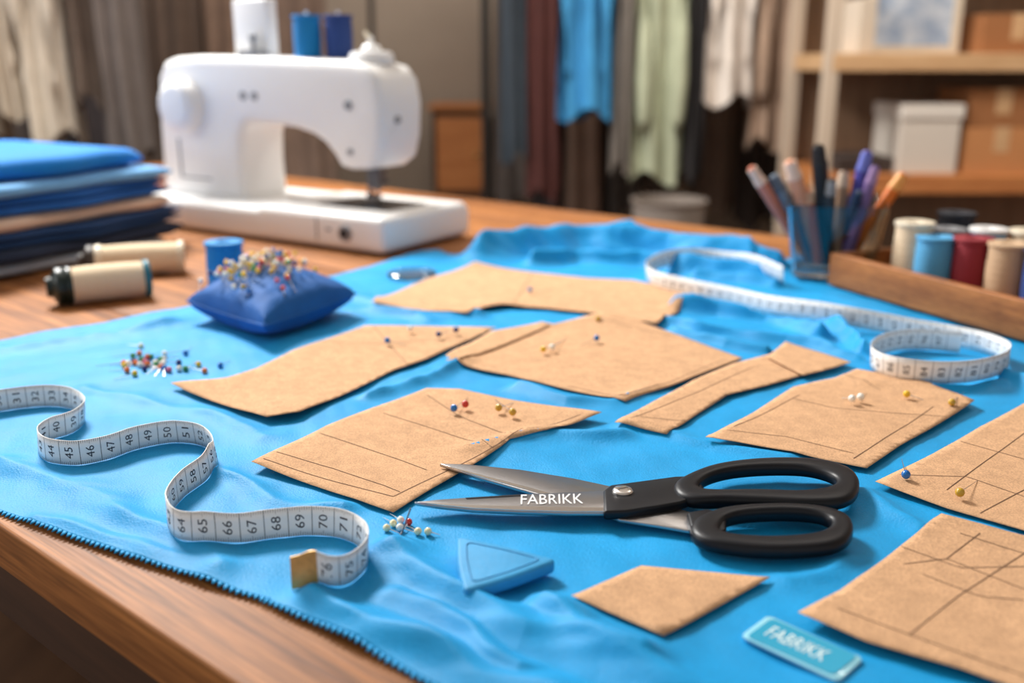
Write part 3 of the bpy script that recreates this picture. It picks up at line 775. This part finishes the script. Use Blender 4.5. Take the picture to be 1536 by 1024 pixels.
# ------------------------------------------------------------------ fabric stack
S0 = W(288, 364); S1 = W(0, 424); sd = (S1 - S0).normalized(); sp = Vector((sd.y, -sd.x, 0))
if sp.x > 0: sp = -sp
stk = empty('folded_fabric_stack', (S0.x, S0.y, TZ), math.atan2(sd.y, sd.x))
ysg = 1 if (Vector((-sd.y, sd.x, 0)).dot(sp) > 0) else -1
def folded(z0, th, m, x0_, inset, name, seed, folds=2):
    b = MB(); Ln = .46; Dp = .30; n = 56; r = random.Random(seed)
    for f in range(folds):
        zc = z0 + th * (f + .5) / folds; hh = th / folds / 2 * .95
        off = inset + r.uniform(-.008, .008); vs = []; K = 14
        for i in range(n + 1):
            x = x0_ + Ln * i / n
            wv = .005 * math.sin(x * 23 + seed) + .003 * math.sin(x * 51 + 2 * seed); wz = .0012 * math.sin(x * 17 + seed * 2)
            endk = 1 - .7 * math.exp(-(i / 2.5)); rx = .02 * math.exp(-(i / 3.0))
            for j in range(K):
                a = math.pi * j / (K - 1); yy = off + rx + wv + hh * 1.5 * (1 - math.sin(a))
                vs.append((x, ysg * yy, zc + wz - (1 - endk) * hh * .6 + hh * math.cos(a) * endk))
            vs.append((x, ysg * (off + Dp), zc + wz - hh * endk)); vs.append((x, ysg * (off + Dp), zc + wz + hh * endk))
        R = K + 2
        fs = [(i * R + j, (i + 1) * R + j, (i + 1) * R + (j + 1) % R, i * R + (j + 1) % R) for i in range(n) for j in range(R)]
        if ysg > 0: fs = [q_[::-1] for q_ in fs]
        fs += [tuple(range(R)), tuple(range(n * R + R - 1, n * R - 1, -1))]
        b.add(vs, fs, m)
    return b.obj(name, stk)
cl = lambda n_, c, **k: mat(n_, c, .85, var=.08, vscale=12, bump=.3, bscale=400, sheen=.05, **k)
zc_ = 0.002
for i, (nm, col, th, xo, ins, fo) in enumerate([('pale_cloth', (176, 190, 208), .017, .03, .01, 1), ('navy_cloth', (26, 40, 66), .020, .0, .0, 1), ('dark_navy_cloth', (14, 56, 104), .022, -.005, .002, 2),
                                                ('beige_cloth', (216, 190, 170), .022, .012, .006, 1), ('royal_cloth', (8, 84, 160), .024, .008, .003, 2), ('sky_cloth', (110, 170, 222), .019, .006, .004, 1), ('bright_blue_cloth', (4, 122, 206), .032, .045, .014, 1)]):
    folded(zc_, th, cl(nm, col), xo, ins, nm, i * 3 + 1, fo); zc_ += th + .0006

# ------------------------------------------------------------------ glass with pens
G = W(1243, 416); gz = hz(G.x, G.y) + .004
gl = empty('pen_holder_glass', (G.x, G.y, gz), math.radians(-14))
def sq(hw, r, z, n=8):
    P = roundpoly([Vector((hw, hw, 0)), Vector((-hw, hw, 0)), Vector((-hw, -hw, 0)), Vector((hw, -hw, 0))], r, n); return [(p.x, p.y, z) for p in P]
rings = [sq(.048, .016, 0), sq(.051, .017, .002), sq(.065, .021, .096), sq(.0655, .021, .099), sq(.0635, .020, .0995), sq(.0620, .020, .096), sq(.0485, .015, .008), sq(.046, .013, .007)]
b = MB(); N_ = len(rings[0]); vs = [p for r_ in rings for p in r_]
fs = [(k * N_ + i, k * N_ + (i + 1) % N_, (k + 1) * N_ + (i + 1) % N_, (k + 1) * N_ + i) for k in range(len(rings) - 1) for i in range(N_)]
fs += [tuple(range(N_ - 1, -1, -1)), tuple(range((len(rings) - 1) * N_, len(rings) * N_))]
b.add(vs, fs, M_GLASS); b.obj('glass_tumbler', gl)
pens = [((1126, 250), (1205, 420), (200, 120, 96), (232, 200, 180), .0080), ((1160, 262), (1215, 410), (110, 124, 140), (84, 96, 110), .0085), ((1184, 240), (1225, 415), (222, 160, 130), (236, 206, 186), .0100),
        ((1227, 217), (1240, 405), (22, 22, 24), (28, 28, 30), .0100), ((1248, 268), (1235, 410), (60, 62, 66), (150, 150, 150), .0070), ((1266, 256), (1250, 420), (160, 130, 106), (206, 186, 166), .0080),
        ((1302, 226), (1262, 415), (74, 70, 160), (110, 120, 200), .0090), ((1314, 248), (1272, 400), (120, 96, 150), (160, 130, 176), .0075), ((1356, 260), (1270, 420), (228, 116, 24), (240, 170, 90), .0085), ((1212, 285), (1222, 410), (206, 110, 76), (226, 186, 156), .0075), ((1290, 286), (1258, 405), (40, 60, 90), (40, 60, 90), .0070)]
zb = gz + .014
gi = Matrix.Rotation(math.radians(14), 3, 'Z')
for i, (tp, bt, c1, c2, r) in enumerate(pens):
    yb = G.y + random.uniform(-.024, .024); yt = G.y + random.uniform(-.035, .02)
    t0 = PY(tp[0], tp[1], yt); b0 = PY(bt[0], bt[1], yb); b0.z = zb
    bx = max(-.032, min(.032, (b0.x - G.x))); a = gi @ Vector((bx * .8, yb - G.y, zb - gz)); c = gi @ (t0 - Vector((G.x, G.y, gz)))
    d = (c - a); b = MB(); m1 = mat('pen_body_%d' % i, c1, .4); m2 = mat('pen_end_%d' % i, c2, .4)
    b.cyl(a, a + d * .82, r, r, m1, 16); b.cyl(a + d * .82, a + d * .86, r * 1.05, r * 1.05, m2, 16); b.cyl(a + d * .86, a + d * .98, r * .97, r * .85, m2, 16); b.cyl(a + d * .98, a + d, r * .7, r * .5, m1, 12)
    b.obj('pen_%d' % (i + 1), gl)

# ------------------------------------------------------------------ wooden tray with spools
T0 = W(1240, 434); T1 = W(1536, 522); td_ = (T1 - T0).normalized()
zt0 = TZ + .007
tray = empty('wooden_spool_tray', (T0.x, T0.y, zt0), math.atan2(td_.y, td_.x))
LX, LY, HT, WT = .42, .34, .042, .011
b = MB(); b.box((LX / 2, LY / 2, .004), (LX - .002, LY - .002, .008), M_TRAY)
b.box((LX / 2, WT / 2, HT / 2), (LX, WT, HT), M_TRAY); b.box((LX / 2, LY - WT / 2, HT / 2), (LX, WT, HT), M_TRAY)
b.box((WT / 2, LY / 2, HT / 2), (WT, LY - 2 * WT, HT), M_TRAY); b.box((LX - WT / 2, LY / 2, HT / 2), (WT, LY - 2 * WT, HT), M_TRAY)
b.obj('tray_box', tray, bevel=.0018, seg=3)
zs_ = zt0 + .0085
inv = Matrix.Rotation(-math.atan2(td_.y, td_.x), 3, 'Z')
k = 0
for (u, v, mt, mf, hh, r) in [(1373, 332, M_CREAM, M_CREAMP, .078, .0245), (1405, 354, M_SKYT, M_SKYT, .066, .0235), (1436, 318, M_BLKT, M_BLKT, .080, .025), (1424, 342, M_REDT, M_GREYP, .068, .0215), (1462, 356, M_REDT, M_REDT, .068, .0240),
                              (1484, 342, M_SKYT, M_WHITE, .070, .0235), (1516, 364, M_BEIT, M_BEIT, .068, .0245), (1545, 345, M_CREAM, M_CREAMP, .070, .024), (1572, 374, M_NAVYT, M_NAVYT, .068, .023), (1600, 350, M_BLUET, M_BLUET, .068, .023)]:
    p = W(u, v, zs_ + hh); l = inv @ Vector((p.x - T0.x, p.y - T0.y, 0)); k += 1
    b = MB(); spool(b, Matrix.Translation((l.x, l.y, .0085)), r, hh, mt, mf); b.obj('spool_%d' % k, tray)

# ------------------------------------------------------------------ hanging clothes
def garment(name, u0, u1, vb, Y, rgb, ztop=1.70, depth=.09, folds=7, sleeves=False, seed=0):
    p0 = PY(u0, vb, Y); p1 = PY(u1, vb, Y); cx = (p0.x + p1.x) / 2; hw = (p1.x - p0.x) / 2; zb_ = p0.z
    m = mat('cloth_%d_%d_%d' % rgb, rgb, .9, var=.15, vscale=6, bump=.2, bscale=80)
    r = random.Random(seed); ph = r.uniform(0, 6); root = empty(name, (cx, Y, 0))
    n = 72; K = 26; vs = []
    for k in range(K + 1):
        t_ = k / K; z = zb_ + (ztop - zb_) * t_
        sh = 1 if t_ < .86 else max(.16, 1 - ((t_ - .86) / .14) ** 1.6 * .85)
        flare = 1 + .04 * (1 - t_)
        for i in range(n):
            a = 2 * math.pi * i / n; wv = 1 + (.30 * (1 - .4 * t_)) * math.sin(folds * a + ph + .8 * math.sin(3 * t_)) + .08 * math.sin(3 * a + ph * 2 + t_ * 5)
            vs.append((hw * sh * flare * math.cos(a) * (1 + (wv - 1) * .35), depth * (0.55 if t_ > .86 else 1) * math.sin(a) * wv + .01 * math.sin(5 * t_ + ph), z + .03 * math.sin(3 * a + ph) * (1 - t_) ** 2))
    fs = [(k * n + i, k * n + (i + 1) % n, (k + 1) * n + (i + 1) % n, (k + 1) * n + i) for k in range(K) for i in range(n)] + [tuple(range(K * n, K * n + n))]
    b = MB(); b.add(vs, fs, m); b.obj('cloth_body', root)
    if sleeves:
        b = MB(); zl = zb_ + (ztop - zb_) * .12
        for sg in (-1, 1):
            b.tube([(sg * hw * .6, -.03, ztop - .09), (sg * hw * .75, -depth * .8, ztop - .25), (sg * hw * .72, -depth * 1.1, (ztop + zl) / 2), (sg * hw * .66, -depth * 1.1, zl)], [.04, .042, .038, .03], m, 14)
        b.obj('sleeves', root, subsurf=1)
    b = MB(); b.tube([(0, 0, ztop - .01), (0, 0, ztop + .045), (.012, 0, ztop + .062), (.026, 0, ztop + .05)], .0025, M_STEELD, 6)
    b.tube([(-hw * .8, 0, ztop - .05), (0, 0, ztop), (hw * .8, 0, ztop - .05)], .006, M_WOODD, 8); b.obj('hanger', root)
    return root
YR = 3.95
def rack(name, xa, xb, Y, z=1.75):
    b = MB(); m = mat('rack_steel', (70, 68, 66), .4, metal=.8)
    b.cyl((xa, Y, z), (xb, Y, z), .012, .012, m, 16)
    for x in (xa + .03, xb - .03):
        b.cyl((x, Y, .04), (x, Y, z), .012, .012, m, 16); b.cyl((x, Y - .22, .04), (x, Y + .22, .04), .014, .014, m, 16)
        for yy in (-.22, .22): b.sphere((x, Y + yy, .025), .025, M_BLACK)
    b.obj(name)
rack('clothes_rack', -.14, 1.36, YR, 1.752)
gl_ = [('hanging_coat', 752, 790, 235, (60, 70, 80), 0), ('hanging_dress', 790, 836, 290, (84, 46, 42), 0), ('hanging_jacket', 836, 914, 172, (64, 146, 198), 1), ('hanging_shirt', 916, 943, 250, (124, 116, 108), 0),
       ('hanging_dress', 945, 1018, 265, (172, 178, 152), 1), ('hanging_trousers', 1020, 1048, 260, (46, 43, 44), 0), ('hanging_shirt', 1050, 1120, 150, (226, 216, 206), 1), ('hanging_coat', 1122, 1170, 215, (164, 138, 118), 1), ('hanging_jacket', 1174, 1222, 165, (140, 88, 64), 0)]
for i, (nm, a, c, vb, col, sl) in enumerate(gl_): garment(nm, a, c, vb, YR, col, seed=i, sleeves=bool(sl), folds=6 + i % 3)
rack('clothes_rack', -.14, 1.55, 4.55, 1.752)
for i, (a, c, vb, col) in enumerate([(745, 800, 300, (84, 76, 72)), (802, 842, 330, (54, 49, 50)), (844, 903, 330, (130, 106, 92)), (905, 960, 320, (76, 70, 66)), (962, 1038, 280, (88, 78, 70)), (1042, 1098, 310, (118, 100, 88)), (1100, 1158, 330, (70, 62, 58)), (1162, 1213, 300, (100, 78, 66))]):
    garment('hanging_trousers', a, c, vb, 4.55, col, seed=20 + i, folds=5)
rack('clothes_rack', -2.45, -.75, 3.3, 1.752)
for i, (nm, a, c, vb, col, sl) in enumerate([('hanging_shirt', -60, 8, 215, (170, 158, 142), 0), ('hanging_shirt', 10, 60, 170, (206, 194, 176), 1), ('hanging_shirt', 62, 122, 205, (214, 204, 188), 1), ('hanging_coat', 124, 168, 150, (104, 90, 80), 0), ('hanging_coat', 172, 230, 235, (108, 100, 96), 0)]):
    garment(nm, a, c, vb, 3.3, col, seed=40 + i, sleeves=bool(sl))
rack('clothes_rack', -2.7, -.55, 4.2, 1.752)
for i, (a, c, vb, col) in enumerate([(-40, 38, 300, (76, 66, 60)), (42, 118, 300, (90, 82, 78)), (122, 188, 300, (68, 62, 64)), (192, 258, 300, (104, 88, 78)), (262, 328, 300, (92, 76, 66)), (332, 400, 300, (122, 100, 86)), (404, 500, 300, (126, 106, 94))]):
    garment('hanging_coat', a, c, vb, 4.2, col, seed=60 + i, folds=6)

# ------------------------------------------------------------------ shelving with boxes
YS = 3.2
M_SH = mat('shelf_pine', (186, 146, 104), .6, rgb2=(204, 166, 124), vscale=3, stretch=(1.5, 10, 10))
M_SHO = mat('shelf_oak', (170, 104, 56), .55, rgb2=(194, 128, 74), vscale=3, stretch=(1.5, 10, 10))
M_POST = mat('shelf_post', (196, 178, 158), .6)
M_BACKP = mat('shelf_back', (122, 96, 74), .7, rgb2=(140, 112, 88), vscale=3, stretch=(10, 10, 1.5))
xs0 = PY(1246, 100, YS).x; xs1 = xs0 + 1.5
z1_ = PY(1400, 80, YS).z; z2_ = PY(1400, 262, YS).z; z3_ = PY(1400, -170, YS).z; z0_ = .12
b = MB()
for x in (xs0, xs1):
    for y in (YS, YS + .42): b.box((x, y, .95), (.045, .035, 1.9), M_POST)
for z, m, th in ((z1_, M_SH, .055), (z2_, M_SHO, .06), (z3_, M_SH, .035), (z0_, M_SHO, .04)):
    b.box(((xs0 + xs1) / 2, YS + .21, z - th / 2), (1.5, .46, th), m)
b.box(((xs0 + xs1) / 2, YS + .445, .98), (1.5, .012, 1.8), M_BACKP)
b.obj('storage_shelf', bevel=.003, smooth=False)
M_CARD = mat('cardboard', (186, 128, 80), .85, var=.06, vscale=5); M_CARD2 = mat('cardboard_dark', (152, 100, 60), .85, var=.06, vscale=5)
def boxobj(name, u0, u1, h, Y, zb_, m, lid=None, dep=.25, tape_=True):
    x0_ = PY(u0, 200, Y).x; x1__ = PY(u1, 200, Y).x; w = x1__ - x0_; b = MB(); b.box((0, dep / 2, h / 2), (w, dep, h), m)
    if lid: b.box((0, dep / 2, h - .02), (w + .012, dep + .012, .045), lid)
    if tape_: b.box((0, dep / 2, h + .0005), (.05, dep, .001), M_SH); b.box((0, -.0005, h - .04), (.05, .001, .08), M_SH)
    return b.obj(name, loc=((x0_ + x1__) / 2, Y, zb_), bevel=.003, smooth=False)
boxobj('storage_box', 1352, 1440, .22, YS + .02, z2_ + .0005, mat('box_white', (206, 196, 184), .7), mat('box_lid', (216, 208, 198), .7), tape_=False)
boxobj('cardboard_box', 1448, 1560, .15, YS + .03, z2_ + .0005, M_CARD)
boxobj('cardboard_box', 1450, 1550, .12, YS + .03, z2_ + .152, M_CARD2)
boxobj('storage_box', 1262, 1345, .05, YS + .05, z2_ + .0005, mat('box_dark', (60, 50, 46), .7), None, tape_=False)
boxobj('cardboard_box', 1570, 1700, .26, YS + .03, z2_ + .0005, M_CARD2)
boxobj('storage_box', 1275, 1298, .17, YS + .06, z1_ + .0005, mat('box_cream', (214, 200, 182), .7), None, tape_=False)
b = MB(); xa = PY(1300, 30, YS + .12).x; xb = PY(1440, 30, YS + .12).x; hh_ = .30
M_FR = mat('frame_paint', (206, 192, 172), .6)
for zz in (.012, hh_ - .012): b.box(((xa + xb) / 2, YS + .12, z1_ + zz + .0005), (xb - xa, .02, .024), M_FR)
for xx in (xa + .012, xb - .012): b.box((xx, YS + .12, z1_ + hh_ / 2 + .0005), (.024, .02, hh_ - .048), M_FR)
b.box(((xa + xb) / 2, YS + .125, z1_ + hh_ / 2), (xb - xa - .04, .006, hh_ - .04), mat('print_paper', (80, 116, 160), .6, rgb2=(206, 214, 222), vscale=9))
b.obj('framed_picture', smooth=False)
boxobj('cardboard_box', 1456, 1560, .12, YS + .04, z1_ + .0005, M_CARD2)
boxobj('storage_box', 1290, 1400, .22, YS + .04, z0_ + .0005, mat('box_brown', (70, 54, 44), .7), None, tape_=False)
boxobj('storage_box', 1420, 1540, .22, YS + .04, z0_ + .0005, mat('box_brown', (70, 54, 44), .7), None, tape_=False)
b = MB(); cx = PY(705, 200, 4.7).x; zt_ = PY(705, 165, 4.7).z
b.box((0, .2, zt_ / 2), (.26, .4, zt_), M_WOODD); b.box((0, .2, zt_ + .01), (.30, .44, .02), M_SHO)
b.box((0, -.004, zt_ * .75), (.22, .01, zt_ * .42), M_SHO); b.box((0, -.004, zt_ * .28), (.22, .01, zt_ * .42), M_SHO); b.sphere((.08, -.015, zt_ * .75), .012, M_BRASS)
b.obj('wooden_cabinet', loc=(cx - .05, 4.7, 0), bevel=.004, smooth=False)
b = MB(); p = PY(1000, 296, 3.3); h_ = p.z
b.lathe([(0, 0), (.09, 0), (.10, .02), (.12, h_ - .02), (.128, h_), (.118, h_), (.108, h_ - .1), (0, h_ - .1)], mat('bin_white', (130, 120, 112), .7)); b.obj('laundry_bin', loc=(p.x, 3.25, 0))

# ------------------------------------------------------------------ lights
def area(name, loc, tgt, size, power, col=(1, 1, 1), sy=None):
    l = bpy.data.lights.new(name, 'AREA'); l.energy = power; l.color = col; l.shape = 'RECTANGLE'; l.size = size; l.size_y = sy or size
    o = bpy.data.objects.new(name, l); scene.collection.objects.link(o); o.location = loc
    o.rotation_euler = (Vector(tgt) - Vector(loc)).to_track_quat('-Z', 'Y').to_euler(); return o
area('ceiling_light_1', (-1.2, 2.4, 2.5), (.15, .70, .76), .65, 116, (1, .975, .94), .55)
area('window_light', (XL + .15, 1.6, 1.8), (0, 1.2, .8), 2.6, 38, (.97, .985, 1), 1.5)
area('added_rack_fill', (1.2, 2.3, 2.8), (1.3, 3.6, 1), 1.2, 46, (1, .92, .82), .6)  # added fill without a known fixture, brightens the clothes and shelving behind
area('added_wall_fill', (-.6, 3.2, 2.8), (-.5, 5, 1.2), 1.6, 36, (1, .93, .85), .6)  # added out of view to lift the back wall, not a known lamp
w = bpy.data.worlds.new('world'); scene.world = w; w.use_nodes = True
w.node_tree.nodes['Background'].inputs[0].default_value = (1, .98, .96, 1); w.node_tree.nodes['Background'].inputs[1].default_value = .58
